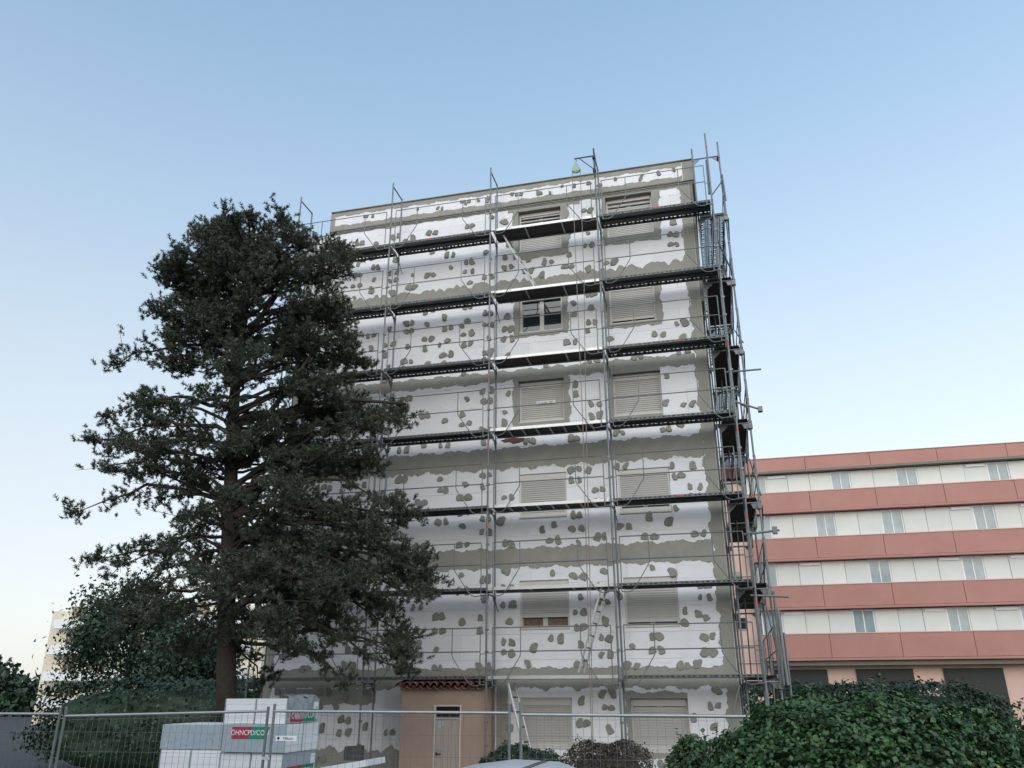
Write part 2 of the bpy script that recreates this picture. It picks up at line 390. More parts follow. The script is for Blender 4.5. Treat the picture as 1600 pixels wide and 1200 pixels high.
for i, (x, z) in enumerate(cand):
    me = random.choice(dab_me); y = -.0265-.00001*i-(.07 if z > 15.4 else 0)
    s = random.uniform(.82, 1.2)*(.7 if z > 15.4 else 1); sx = random.choice((-1, 1))*s*random.uniform(.78, 1.1)
    if 2.5 < x and i % 4 != 3 and i < 380:
        o = inst('mortar_dab', me, bld, (x, y, z), scale=(sx, 1, s)); o.rotation_euler = (0, random.uniform(-.5, .5), 0)
    else:
        b = len(rest.v); a = random.uniform(-.5, .5); ca, sa = math.cos(a), math.sin(a)
        for v in me.vertices:
            vx, vz = v.co.x*sx, v.co.z*s; rest.v.append((x+vx*ca+vz*sa, y+v.co.y, z-vx*sa+vz*ca))
        for p in me.polygons: rest.f.append(tuple(b+q for q in p.vertices))
obj('mortar_dabs', rest, M['dab'], bld, kind='stuff')
# red-brown patch under the fourth deck, pasted sheets, print on the boards
mb = MB(); pts = [(6.20, 8.10), (6.32, 8.03), (6.45, 8.04), (6.55, 7.98), (6.7, 8.0), (6.83, 8.03), (6.9, 8.07), (6.86, 8.13), (6.7, 8.14), (6.5, 8.17), (6.35, 8.14)]
mb.prism(pts, -.012, -.004); obj('bare_patch', mb, M['brickstain'], bld)
obj('paper_sheet', MB().box(3.93, 4.09, -.017, -.015, 4.86, 4.98), M['white'], bld)
text('board_print', 'Lucter W', .135, M['blueprint'], bld, (7.46, -.006, 13.29), extr=.0006)
# windows
def make_window(x0, x1, z0, z1, kind, sur, rec):
    fy = rec; cz = z0+.055
    f = MB(); t = .05
    f.box(x0+.002, x0+t, fy, fy+.07, z0+.002, z1-.002).box(x1-t, x1-.002, fy, fy+.07, z0+.002, z1-.002)
    f.box(x0+t, x1-t, fy, fy+.07, z0+.002, z0+.045)
    top = z1-.002
    boxh = .17 if kind != 'top' else .12
    f.box(x0+t, x1-t, fy-.006, fy+.07, z1-boxh, top)
    wdw = obj('window', f, M['beige'], bld)
    if rec > .07 or kind == 'top':
        obj('reveal', MB().box(x0+.0005, x0+.0015, .0, fy, z0, z1).box(x1-.0015, x1-.0005, 0, fy, z0, z1).box(x0, x1, 0, fy, z1-.0015, z1-.0005).box(x0, x1, 0, fy, z0+.0005, z0+.0015), M['reveal'], wdw)
    obj('sill', MB().box(x0+.004, x1-.004, -.022 if not sur else -.004, fy-.002, z0+.0017, z0+.03), M['beige'], wdw)
    a, b = x0+t+.002, x1-t-.002; zt = z1-boxh-.004
    zb = z0+.05
    gap = {'closed': 0, 'gap': .075, 'threeq': .24, 'slit': 0, 'open': 9, 'top': 0}[kind]
    if gap < 5:
        s = MB(); z = zb+gap
        s.box(a, b, fy+.012, fy+.03, z, z+.05); z += .052
        while z < zt-.02:
            if kind == 'top' and z > zt-.30:
                if int((zt-z)/.056) in (1, 3): z += .056; continue
            if kind == 'slit' and z < z0+.30 and z > z0+.10 and int(z/.045) % 2: z += .045; continue
            h = min(.043, zt-z)
            s.box(a, b, fy+.018, fy+.028, z, z+h); s.box(a, b, fy+.040, fy+.044, z+h-.004, min(z+.058, zt))
            s.box(a, b, fy+.013, fy+.0175, z+h*.30, z+h*.85); z += .056
        obj('roller_shutter', s, M['beige2'], wdw)
    # sash behind
    sf = MB(); y1, y2 = fy+.075, fy+.115; mx = (x0+x1)/2; q = .055
    for (l, r_) in ((x0+.01, mx-.003), (mx+.003, x1-.01)):
        sf.box(l, l+q, y1, y2, z0+.01, z1-.01).box(r_-q, r_, y1, y2, z0+.01, z1-.01)
        sf.box(l+q, r_-q, y1, y2, z0+.01, z0+.01+q+.03).box(l+q, r_-q, y1, y2, z1-.16, z1-.01)
    obj('sash', sf, M['beige'], wdw)
    for (l, r_) in ((x0+.01, mx-.003), (mx+.003, x1-.01)):
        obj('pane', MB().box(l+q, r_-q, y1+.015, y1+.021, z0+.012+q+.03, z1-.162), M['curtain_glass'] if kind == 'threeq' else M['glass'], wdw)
    obj('room_backing', MB().box(x0+.02, x1-.02, y2+.1, y2+.12, z0+.02, z1-.02), M['curtain'] if kind == 'threeq' else M['black'], wdw)
    return wdw
wins = [make_window(*w) for w in W]
# note stuck on the closed shutter of the third storey
nb = obj('note_strip', MB().box(7.17, 7.70, .118, .121, 9.07, 9.19), M['white'], wins[6])
text('note_print', 'Lucter W', .10, M['inkdark'], wins[6], (7.43, .1165, 9.128), extr=.0004)

# ------------------------------------------------------------------ scaffold
sc = thing('scaffold', 'grey galvanised steel facade scaffold with seven decks wrapping the front and right side', 'scaffold', (6.14, -1.03, G))
PX = [0, 3.07, 6.14, 9.21, 12.31]; YO, YI = -1.03, -.30; LV = [2*k for k in range(1, 8)]
r_p = .0242
def frame_mesh(h, depth=.73, top=False, name='frame'):
    b = MB()
    b.tube((0, 0, 0), (0, 0, h+.10), r_p).tube((0, depth, 0), (0, depth, h if not top else h+.0), r_p)
    b.tube((0, .02, h-.03), (0, depth-.02, h-.03), .021)
    if not top:
        b.prism([(0, 0)]*0 or [(-.004, h-.05), (.004, h-.05), (.004, h-.2), (-.004, h-.2)], .02, .06)
        for y, s in ((0, 1), (depth, -1)):
            b.quad((-.004, y+s*.02, h-.24), (-.004, y+s*.02, h-.05), (-.004, y+s*.2, h-.05), (-.004, y+s*.17, h-.1))
            b.quad((.004, y+s*.02, h-.24), (.004, y+s*.02, h-.05), (.004, y+s*.2, h-.05), (.004, y+s*.17, h-.1))
        b.tube((0, 0, h-.10), (0, 0, h-.03), .031).tube((0, depth, h-.10), (0, depth, h-.03), .031)
        b.tube((0, 0, .0), (0, 0, .09), .030)
        for zz in (.62, 1.12): b.box(-.03, .05, -.028, .028, zz, zz+.045)
    return b.mesh(name, M['galv'])
fm = frame_mesh(2.0); fmt = frame_mesh(2.12, top=True)
for i, x in enumerate(PX):
    for k in range(7): inst('frame', fm, sc, (x, YO, 2*k))
    if i < 4: inst('end_frame', fmt, sc, (x, YO, 14))
eb = MB().tube((0, 0, 0), (0, 0, 2.25), r_p).mesh('tall_post', M['galv']); inst('tall_post', eb, sc, (PX[4], YO, 14))
jm = MB().tube((0, 0, .02), (0, 0, .6), .019).tube((0, 0, .3), (0, 0, .34), .05).box(-.08, .08, -.08, .08, .0, .02).mesh('base_jack', M['galv'])
for x in PX:
    for y in (YO, YI): inst('base_jack', jm, sc, (x, y, G+.005))
# guardrail
def guard_mesh(L):
    b = MB(); a, e = .16, L-.14; r = .0135; t, m_, f = 1.18, .65, -.08; i1, i2 = .83, L-.83
    b.tube((a, 0, f), (a, 0, t), r, 6).tube((e, 0, f), (e, 0, t), r, 6).tube((a, 0, t), (e, 0, t), r, 6).tube((a, 0, m_), (e, 0, m_), r, 6)
    for s, x, en in ((1, i1, a), (-1, i2, e)):
        b.tube((x, 0, t), (x, 0, m_-.05), r*.9, 6)
        b.path([(x, 0, m_-.05), (x-s*.02, 0, m_-.12), (en+s*.32, 0, f+.10), (en+s*.24, 0, f+.02), (en+s*.15, 0, f-.015), (en, 0, f)], r*.9, 6)
    b.tube((a, 0, .02), (0, 0, .02), .018, 6).tube((e, 0, f+.01), (L, 0, f+.01), .018, 6)
    b.tube((e, 0, .6), (L, 0, .6), .009, 6).tube((a, 0, .62), (0, 0, .62), .009, 6)
    return b.mesh('guardrail', M['galv'])
gm = guard_mesh(3.07); gm2 = guard_mesh(3.10)
for k, z in enumerate(LV):
    for i in range(4):
        o = inst('guardrail', gm2 if i == 3 else gm, sc, (PX[i], YO-.035, z))
        if random.random() < .35: o.rotation_euler = (0, R(random.uniform(-.25, .25)), 0)
    # end rails on the left end
    for dz in (1.05, .55): obj('end_rail', MB().tube((-.03, YO, z+dz), (-.03, YI, z+dz), .014, 6), M['galv'], sc)
# decks
def steel_plank_mesh(L, w, slots, h=.065, dense=False, inner=True):
    b = MB(); x0, x1 = .04, L-.04
    ys = [0, .035, .06, w-.075, w-.035, w]
    def solid(ya, yb): b.box(x0, x1, ya, yb, h-.004, h)
    solid(ys[0], ys[1]); solid(ys[4], ys[5])
    if not dense: solid(ys[2], ys[3])
    n = slots; p = (x1-x0)/n
    if not dense: solid(ys[1], ys[2])
    if not (inner or dense): solid(ys[3], ys[4])
    for ya, yb in (((ys[1], ys[2]), (ys[3], ys[4])) if dense else (((ys[3], ys[4]),) if inner else ())):
        for i in range(n):
            xa = x0+i*p; sw = p*(.62 if i % 2 else .40)
            b.box(xa, xa+p-sw, ya, yb, h-.004, h)
    if dense:                    # open grating centre
        for i in range(n*2):
            xa = x0+i*p/2; b.box(xa, xa+p*.29, ys[2], ys[3], h-.004, h)
        for q in (.33, .66): b.box(x0, x1, ys[2]+(ys[3]-ys[2])*q-.008, ys[2]+(ys[3]-ys[2])*q+.008, h-.010, h-.0045)
    # side flanges, the outer faces punched
    for y in (0, w-.004):
        b.box(x0, x1, y, y+.004, h-.022, h-.0045); b.box(x0, x1, y, y+.004, 0, h-.046)
        if y > 0 or inner: b.box(x0, x1, y, y+.004, h-.046, h-.022); continue
        for i in range(n):
            xa = x0+i*p; sw = p*(.62 if i % 2 else .40); b.box(xa, xa+p-sw, y, y+.004, h-.046, h-.022)
    for x in (x0, x1-.03): b.box(x, x+.03, .004, w-.004, .0, h-.0045)
    return b.mesh('deck_plank', M['galv_d'] if (inner or dense) else M['galv_m'])
pk = steel_plank_mesh(3.07, .32, 26); pk2 = steel_plank_mesh(3.10, .32, 26); pko = steel_plank_mesh(3.07, .32, 26, inner=False); pko2 = steel_plank_mesh(3.10, .32, 26, inner=False); pkd = steel_plank_mesh(3.07, .32, 24, dense=True)
cb = MB().box(.05, 3.02, 0, .62, .045, .058).mesh('deck_board', M['ply'])
ce = MB().box(.03, 3.04, -.022, -.002, .0, .075).box(.03, 3.04, .622, .642, .0, .075).mesh('deck_edge', M['alu'])
cc = MB().box(-.02, .02, 0, .62, .01, .043).mesh('cross_bar', M['galv_l'])
for k, z in enumerate(LV):
    for i in (0, 1, 3):
        for j in range(2):
            inst('deck_plank', ((pko2, pk2) if i == 3 else (pko, pk))[j], sc, (PX[i], YO+.035+j*.33, z+.055))
    o = inst('deck_board', cb, sc, (PX[2], YO+.055, z+.05))
    inst('deck_edge', ce, o, (PX[2], YO+.055, z+.05))
    nb_ = 7 if k in (2, 3) else 2
    for j in range(nb_):
        xx = PX[2]+(1.0+1.05*j if nb_ == 2 else .5+.36*j); inst('cross_bar', cc, o, (xx, YO+.055, z+.05))
# red paint rings and tape
ring = MB().tube((0, 0, 0), (0, 0, .10), .0262, 10).mesh('paint_ring', M['red'])
for x, y, z in ((PX[2], YO, 5.55), (PX[2], YO, 7.55), (PX[2], YO, 9.5), (PX[1], YO, 9.5), (PX[4], YO, 9.78), (PX[4], YO, 7.55), (PX[4], YO, 5.5), (PX[4], YO, 3.55), (PX[4], YO, 13.35), (PX[0], YO, 3.5), (PX[0], YO, 15.5), (PX[4], YO, 15.75)):
    inst('paint_ring', ring, sc, (x, y, z))
tape = MB().box(0, .17, -.006, 0, 0, .035).mesh('red_tape', M['red'])
for x, z in ((4.30, 12.07), (10.75, 14.07), (4.2, 14.07), (10.75, 6.07), (11.0, 10.07)): inst('red_tape', tape, sc, (x, YO+.033, z))
# bay C foot braces and the odd diagonal struts
def brace(pts, r=.021, m='galv', name='brace'): return obj(name, MB().path(pts, r, 8), M[m], sc)
brace([(3.3, YI+.02, 2.35), (2.1, YI+.02, 4.0)], .014)
brace([(11.78, YO, 1.9), (11.45, YO-.05, 1.0)], .016)
for x, z in ((PX[3], 12), (PX[3], 10), (PX[2], 12), (PX[1], 14), (PX[3], 6), (PX[2], 4)):
    brace([(x, YI, z-.05), (x+.05, YI+.05, z-.32), (x+.02, .0, z-.36)], .010, 'galv_d', name='wall_tie')
# hoist arm on the fourth post
ha = obj('hoist_arm', MB().box(8.66, 9.20, YO-.19, YO-.16, 15.93, 15.96).tube((9.2, YO-.175, 15.5), (8.80, YO-.175, 15.93), .014).tube((9.21, YO-.10, 15.3), (9.21, YO-.10, 16.25), .022).tube((9.21, YO-.1, 15.45), (9.21, YO-.1, 15.55), .05).tube((9.21, YO-.1, 15.9), (9.21, YO-.1, 16.0), .05).box(9.17, 9.23, YO-.18, YO-.02, 15.9, 15.97), M['galv_d'], sc)
# --- side return
SXI, SXO = 11.93, 12.66; SY = [-.30, 2.77, 5.84]
rm = frame_mesh(2.0); 
for y in SY:
    for k in range(8 if y < 0 else 7):
        inst('frame', rm, sc, (SXO, y, 2*k), rz=R(90))
tops = MB().tube((0, 0, 0), (0, 0, .35), r_p).mesh('post_tip', M['galv'])
inst('post_tip', tops, sc, (SXO, SY[0], 16.1)); inst('post_tip', tops, sc, (SXI, SY[0], 16.0))
for x in (SXI, SXO):
    for y in SY: inst('base_jack', jm, sc, (x, y, G+.005))
cbs = MB().box(.05, 3.02, 0, .62, .045, .058).mesh('deck_board', M['ply'])
for k, z in enumerate(LV):
    for i, y in enumerate(SY[:2]):
        if k in (3, 5, 4) and i == 1 or k in (6,):
            for j in range(2): inst('deck_plank', pkd, sc, (SXO-.04-j*.33, y, z+.055), rz=R(90))
        else:
            o = inst('deck_board', cbs, sc, (SXO-.05, y, z+.05), rz=R(90))
            o2 = inst('deck_edge', ce, o, (SXO-.05, y, z+.05)); o2.rotation_euler = (0, 0, 0); 
            o2.location = (0, 0, 0)
        inst('guardrail', gm, sc, (SXO+.035, y, z), rz=R(90))
    for dz in (1.05, .55): obj('end_rail', MB().tube((SXI, SY[2]+.02, z+dz), (SXO, SY[2]+.02, z+dz), .014, 6), M['galv'], sc)
    # long diagonal on the outer face, couplers
    y0, y1 = (SY[0], SY[1]) if k % 2 else (SY[1], SY[0])
    obj('brace', MB().tube((SXO+.06, y0, z-1.85), (SXO+.06, y1, z-.1), .018), M['galv'], sc)
    obj('coupler', MB().box(SXO-.05, SXO+.05, SY[0]-.07, SY[0]+.05, z-.18, z-.06).box(SXO-.16, SXO-.02, SY[0]-.01, SY[0]+.01, z-.16, z-.03), M['galv'], sc)
    for dx in (.2, .5): obj('ladder_rail', MB().tube((SXO-dx, SY[1], z-1.9), (SXO-dx, SY[1]-.9, z), .016), M['galv'], sc)
obj('tube_stub', MB().tube((12.20, YO+.06, 9.11), (13.02, YO+.02, 9.09), .0242), M['galv'], sc)
obj('tube_stub', MB().tube((12.33, YO+.05, 8.32), (12.88, YO-.05, 8.04), .0242).box(12.83, 12.93, YO-.12, YO+.02, 7.98, 8.1), M['galv'], sc)
obj('tube_stub', MB().tube((12.2, YO+.06, 5.11), (12.98, YO, 5.16), .0242).box(12.83, 12.93, YO-.06, YO+.05, 5.08, 5.24), M['galv'], sc)
obj('tube_stub', MB().tube((12.2, YO+.06, 3.76), (13.0, YO, 3.70), .0242), M['galv'], sc)
for za, zb in ((8.35, 8.35), (12.9, 12.2), (14.2, 15.1)): obj('corner_tie', MB().tube((PX[4], YO, za), (SXO, SY[0], zb), .02), M['galv'], sc)
for p_, q_, r_ in (((12.72, -.45, 1.9), (12.74, -.4, 3.9), .03), ((12.8, -.5, 1.9), (12.78, -.42, 3.5), .03), ((12.86, -.3, 1.2), (12.86, -.3, 3.0), .024), ((PX[4]-.05, YO+.06, 14.3), (PX[4]-.03, YO+.05, 15.4), .03), ((SXO+.05, -.4, 14.4), (SXO+.03, -.35, 15.3), .02)):
    obj('spare_tube', MB().tube(p_, q_, r_), M['galv'], sc)
# sheets stacked against the upper return
gp = MB().box(11.98, 12.22, 1.2, 1.23, 12.14, 13.6).mesh('stacked_sheet', M['wrap'])
# ------------------------------------------------------------------ ladders
def ladder(label, p0, p1, wy=.34, dx=.07, m='alu', steps=7, group=None):
    t = thing('ladder', label, 'ladder', p0, group); p0, p1 = Vector(p0), Vector(p1)
    for s in (0, wy): obj('rail', MB().tube(p0+Vector((dx*s/.34, s, 0)), p1+Vector((dx*s/.34, s, 0)), .030, 6), M[m], t)
    for i in range(1, steps):
        q = p0.lerp(p1, i/steps); obj('rung', MB().tube(q+Vector((0, .0, 0)), q+Vector((dx, wy, 0)), .017, 6), M['galv_d'], t)
    return t
ladder('bright aluminium ladder leaning from the lowest deck up to the second deck', (8.28, -.88, 2.18), (8.88, -.88, 4.06))
ladder('grey ladder leaning between the ground and the lowest deck, beside the shed', (7.28, -.88, G), (6.62, -.88, 1.98), steps=8)
ladder('bright ladder on the sixth deck leaning up to the topmost deck', (7.40, -.75, 12.14), (6.45, -.75, 14.05))
# ------------------------------------------------------------------ hoist pulley and rope
pu = thing('pulley', 'pale green rope pulley hanging from the hoist arm at the top of the scaffold', 'pulley', (8.70, -1.20, 15.6))
obj('wheel', MB().tube((8.70, -1.235, 15.57), (8.70, -1.175, 15.57), .115, 16), M['green_pl'], pu)
mb = MB(); mb.prism([(8.58, 15.60), (8.60, 15.50), (8.80, 15.50), (8.82, 15.60), (8.73, 15.80), (8.67, 15.80)], -1.25, -1.24); mb.prism([(8.58, 15.60), (8.60, 15.50), (8.80, 15.50), (8.82, 15.60), (8.73, 15.80), (8.67, 15.80)], -1.17, -1.16)
obj('cheek_plate', mb, M['green_pl'], pu)
obj('hook', MB().path([(8.70, -1.205, 15.78), (8.70, -1.205, 15.84), (8.725, -1.205, 15.87), (8.71, -1.205, 15.92), (8.68, -1.205, 15.90)], .009), M['galv'], pu)
mb = MB(); mb.path([(8.585, -1.205, 15.57), (8.60, -1.205, 12), (8.63, -1.22, 8), (8.60, -1.22, 4), (8.56, -1.22, G+.02)], .010)
mb.path([(8.815, -1.205, 15.57), (8.80, -1.205, 12), (8.72, -1.22, 8.5), (8.66, -1.22, 4), (8.58, -1.23, G+.02)], .010)
tag(obj('rope', mb, M['rope'], None, loc=(8.57, -1.2, G)), 'thin brown hoist rope hanging in two strands from the green pulley to the ground', 'rope')

# ------------------------------------------------------------------ shed
sh = thing('shed', 'small pink rendered lean-to shed with terracotta tiles against the block', 'shed', (5.07, -.45, G))
SX0, SX1, SYF = 4.04, 6.08, -.90
mb = MB()
for a, b, c, d in split_rect(SX0, SX1, G, 1.82, [(4.86, 5.52, G-.1, 1.50)]): mb.box(a, b, SYF, SYF+.12, c, d)
mb.box(SX0, SX0+.12, SYF+.12, -.02, G, 1.86).box(SX1-.12, SX1, SYF+.12, -.02, G, 1.86)
obj('wall', mb, M['pinkrender'], sh)
dr = obj('door', MB().box(4.90, 5.48, SYF+.04, SYF+.07, G, 1.20), M['door'], sh)
pm = MB().box(0, .187, 0, .012, 0, 1.20-G-.005).mesh('door_board', M['door'])
for j in range(3): inst('door_board', pm, dr, (4.903+j*.192, SYF+.027, G+.004))
obj('cross_rail', MB().box(4.905, 5.475, SYF+.018, SYF+.026, .40, .415), M['door'], dr)
obj('door_handle', MB().box(4.92, 4.96, SYF-.0, SYF+.024, .44, .49).tube((4.94, SYF-.02, .465), (5.06, SYF-.02, .46), .012, 6), M['inkdark'], dr)
obj('lock_plate', MB().box(4.915, 5.07, SYF+.022, SYF+.026, .50, .56), M['galv_l'], dr)
stk = MB().prism([(4.93, 1.13), (5.02, 1.16), (5.11, 1.13), (5.09, 1.06), (4.99, 1.00), (4.94, 1.04)], SYF+.022, SYF+.026)
obj('sticker', stk, mat('sticker_blue_white', (.45, .56, .58), .5, noise=(22, 1, 3, (.30, .42, .46))), dr)
obj('door_frame', MB().box(4.862, 4.895, SYF-.01, SYF+.08, G, 1.497).box(5.485, 5.518, SYF-.01, SYF+.08, G, 1.497).box(4.895, 5.485, SYF-.01, SYF+.08, 1.465, 1.497).box(4.895, 5.485, SYF, SYF+.08, 1.202, 1.225), M['beige'], sh)
gr = obj('vent_opening', MB().box(4.897, 5.483, SYF+.07, SYF+.075, 1.226, 1.464), M['black'], sh)
lm = MB().box(4.90, 5.48, 0, .03, 0, .006)
for j in range(7): obj('louvre', MB().box(4.898, 5.482, SYF+.035, SYF+.06, 1.245+j*.032, 1.252+j*.032), M['brickstain'], gr)
obj('roof_slab', MB().box(SX0-.04, SX1-.01, SYF-.03, -.025, 1.822, 1.85), M['pinkrender'], sh)
# canal tiles: rows of upturned and covering half-pipes
def half_pipe(up, L=.98, r=.085):
    b = MB(); n = 7
    for i in range(n):
        for (ra) in (r,):
            t0, t1 = math.pi*i/n, math.pi*(i+1)/n; s = 1 if up else -1
            def P(t, y, rr, zz): return (rr*math.cos(t), y, zz+s*rr*math.sin(t))
            z0, z1 = 0, .17
            b.quad(P(t0, 0, r, z0), P(t1, 0, r, z0), P(t1, L, r*.85, z1), P(t0, L, r*.85, z1))
            b.quad(P(t0, 0, r-.012, z0), P(t0, L, (r-.012)*.85, z1), P(t1, L, (r-.012)*.85, z1), P(t1, 0, r-.012, z0))
            b.quad(P(t0, 0, r-.012, z0), P(t1, 0, r-.012, z0), P(t1, 0, r, z0), P(t0, 0, r, z0))
    return b.mesh('roof_tile', M['tile'])
hp_u, hp_d = half_pipe(True), half_pipe(False)
nt_ = 12
for j in range(nt_):
    xx = SX0-.02+(j+.5)*(SX1-SX0+.0)/nt_
    inst('roof_tile', hp_d, sh, (xx, SYF-.12+random.uniform(-.02, .02), 1.92+random.uniform(-.006, .006)))
    if j < nt_-1 or True:
        inst('roof_tile', hp_u, sh, (xx+(SX1-SX0)/nt_/2, SYF-.14+random.uniform(-.03, .03), 1.915+random.uniform(-.006, .008)), rz=R(random.uniform(-2, 2)))
inst('roof_tile', hp_u, sh, (SX0-.05, SYF-.14, 1.90))
obj('flashing', MB().box(SX0-.05, SX1+.03, -.30, -.028, 2.03, 2.05), M['galv_d'], sh)

# ------------------------------------------------------------------ temporary fence
FY = -8.6
def fence_panel(xa, xb, label, zt=1.55, zr=(1.48, 1.48), sign=False, tilt=0):
    t = thing('fence_panel', label, 'fence panel', ((xa+xb)/2, FY, G), 'temporary mesh fence panels')
    for x in (xa, xb): obj('upright', MB().tube((x, FY, G+.12), (x, FY, zt), .021), M['galv'], t)
    obj('top_rail', MB().tube((xa, FY, zr[0]), (xb, FY, zr[1]), .019), M['galv_l'], t)
    obj('bottom_rail', MB().tube((xa, FY, G+.22), (xb, FY, G+.22), .018), M['galv_l'], t)
    w = MB(); n = int((xb-xa)/.105)
    for i in range(1, n):
        x = xa+(xb-xa)*i/n; f = (x-xa)/(xb-xa); bow = .012*math.sin(i*1.7)
        w.path([(x, FY, G+.22), (x+bow, FY-.01, .5), (x-bow*.5, FY, zr[0]+(zr[1]-zr[0])*f)], .0022, 4)
    for z in (G+.5, G+.82, .62, .93, 1.20, zr[0]-.055): w.tube((xa, FY-.003, z), (xb, FY-.003, z+(zr[1]-zr[0] if z > 1.3 else 0)), .0022, 4)
    g = obj('wire_mesh', w, M['galv'], t)
    for x in (xa, xb): obj('foot', MB().box(x-.11, x+.11, FY-.33, FY+.33, G+.004, G+.13), M['darkgrey'], t)
    return t
f1 = fence_panel(1.52, 4.99, 'mesh fence panel in front of the left edge of the stacked white packs', 1.56, (1.42, 1.50))
f0 = fence_panel(-2.05, 1.42, 'mesh fence panel under the big conifer, leftmost of the row', 1.55, (1.45, 1.45))
f2 = fence_panel(5.09, 8.60, 'mesh fence panel crossing in front of the pink shed', 1.60, (1.50, 1.485))
f3 = fence_panel(8.76, 12.25, 'mesh fence panel in front of the two ground floor shutters, right of the shed', 1.62, (1.465, 1.45))
for x, par_ in ((5.04, f2), (8.68, f3)):
    obj('clamp', MB().box(x-.06, x+.06, FY-.03, FY+.03, .86, .90), M['alu'], par_)
sg = obj('name_plate', MB().box(5.17, 5.50, FY-.03, FY-.024, 1.11, 1.175), M['white'], f2)
text('plate_print', 'Millcom', .05, M['inkdark'], f2, (5.37, FY-.032, 1.141), extr=.0005)
obj('plate_mark', MB().tube((5.215, FY-.033, 1.143), (5.215, FY-.0305, 1.143), .02, 10), M['inkdark'], f2)

# ------------------------------------------------------------------ stacks of insulation packs
def pack(x0, x1, y0, y1, z0, z1, label, long_front, lab, group):
    t = thing('insulation_pack', label, 'pack', ((x0+x1)/2, (y0+y1)/2, z0), group)
    n = 4; h = (z1-z0)/n
    for i in range(n):
        e = .004; j = random.uniform(-.006, .006)
        obj('foam_board', MB().box(x0+.012+j, x1-.012+j, y0+.012, y1-.012, z0+i*h+e*.3, z0+(i+1)*h-e*.3), M['pack'], t)
    w = MB()     # film on the long sides
    if long_front:
        w.box(x0, x1, y0, y0+.006, z0+.005, z1-.004)
        w.box(x0, x1, y1-.006, y1, z0+.005, z1-.004)
    else:
        w.box(x1-.006, x1, y0, y1, z0+.005, z1-.004); w.box(x0, x0+.006, y0, y1, z0+.005, z1-.004)
    obj('plastic_wrap', w, M['wrap'], t)
    if lab:
        if long_front:
            lx, lz = x0+.14*(x1-x0), z0+.48*(z1-z0); L = .62; H = .19; yy = y0-.003
            obj('red_label', MB().prism([(lx, lz), (lx+L*.52, lz), (lx+L*.62, lz+H), (lx, lz+H)], yy-.002, yy), M['lab_red'], t)
            obj('green_label', MB().prism([(lx+L*.525, lz), (lx+L*1.05, lz), (lx+L*1.15, lz+H), (lx+L*.625, lz+H)], yy-.002, yy), M['lab_green'], t)
            text('label_print', 'OHNCPD/CON', .115, M['white'], t, (lx+L*.56, yy-.003, lz+H*.5), extr=.0005, sx=.92)
        else:
            xx = x1+.003; ly = y0+.16; lz = z0+.02; L = .95; H = .20
            def pr(a, b, c, d, m, nm):
                b_ = MB(); pts = [(ly+a, lz), (ly+b, lz), (ly+c, lz+H), (ly+d, lz+H)]
                b_.v = [(xx-.003, p, q) for p, q in pts]+[(xx, p, q) for p, q in pts]
                b_.f = [(3, 2, 1, 0), (4, 5, 6, 7), (0, 1, 5, 4), (1, 2, 6, 5), (2, 3, 7, 6), (3, 0, 4, 7)]; obj(nm, b_, m, t)
            pr(0, L*.48, L*.58, 0, M['lab_red'], 'red_label'); pr(L*.485, L*.95, L*1.05, L*.585, M['lab_green'], 'green_label')
            text('label_print', 'OHNCPD/CON', .13, M['white'], t, (xx+.002, ly+L*.5, lz+H*.5), rot=(R(90), 0, R(90)), extr=.0005)
            obj('data_sheet', MB().box(x1, x1+.002, y1-.2, y1-.03, z0+.06, z1-.06), M['white'], t)
    return t
def stack(cx, cyf, top, tag_, nlay=4, first_ends=True, labs=True):
    """cx = right edge, cyf = front edge; 1.2 x 1.2 footprint, layers turned crosswise"""
    z = top; lay = 0; grp = 'packs of the insulation stack '+tag_
    names = ['top layer', 'second layer down', 'third layer down', 'bottom layer']
    while lay < nlay:
        h = (.41, .45, .45, .45)[lay]; z0 = z-h+.008 if lay < nlay-1 else G+.02
        jx, jy = ((0, 0), (.05, -.03), (.0, .02), (.03, 0))[lay]
        ends = (lay % 2 == 0) == first_ends
        for j in range(2):
            if ends:
                x0, x1, y0, y1 = cx-1.2+j*.6, cx-1.2+j*.6+.595, cyf, cyf+1.2
                pos = ('left', 'right')[j]
                pack(x0+jx, x1+jx, y0+jy, y1+jy, z0, z, f'{pos} white foam pack in {names[lay]}, stack {tag_}', False, j == 1 and labs, grp)
            else:
                x0, x1, y0, y1 = cx-1.2, cx, cyf+j*.6, cyf+j*.6+.595; pos = ('front', 'back')[j]
                pack(x0+jx, x1+jx, y0+jy, y1+jy, z0, z, f'{pos} film-wrapped foam pack in {names[lay]}, stack {tag_}', True, j == 0 and labs, grp)
        z -= h; lay += 1
stack(4.14, -6.5, 1.66, 'nearer the shed', 4)
stack(2.92, -6.45, 1.24, 'under the conifer', 4, False, False)
mb = MB(); rr = random.Random(3)
pts = [(3.95+.11*i, 1.665+rr.uniform(0, .05)+(.05 if i == 2 else 0)) for i in range(3)]
film = MB()
n = 9
grid = [[(4.145+.02*math.sin(i*1.3+j), -6.48+i*.14, 1.66-.34*j/4+.05*rr.random()*(1 if j == 0 else 0)) for i in range(n)] for j in range(5)]
for j in range(4):
    for i in range(n-1): 
        if (i+j) % 5 != 4: film.quad(grid[j][i], grid[j][i+1], grid[j+1][i+1], grid[j+1][i])
for i in range(n-1):
    a, b = grid[0][i], grid[0][i+1]; film.quad(a, b, (b[0]-.12, b[1], 1.69+.05*rr.random()), (a[0]-.12, a[1], 1.69+.05*rr.random()))
tag(obj('plastic_film', film, M['film'], None, loc=(4.1, -5.9, 1.5)), 'crumpled clear film hanging over the corner of the top insulation pack', 'plastic film')
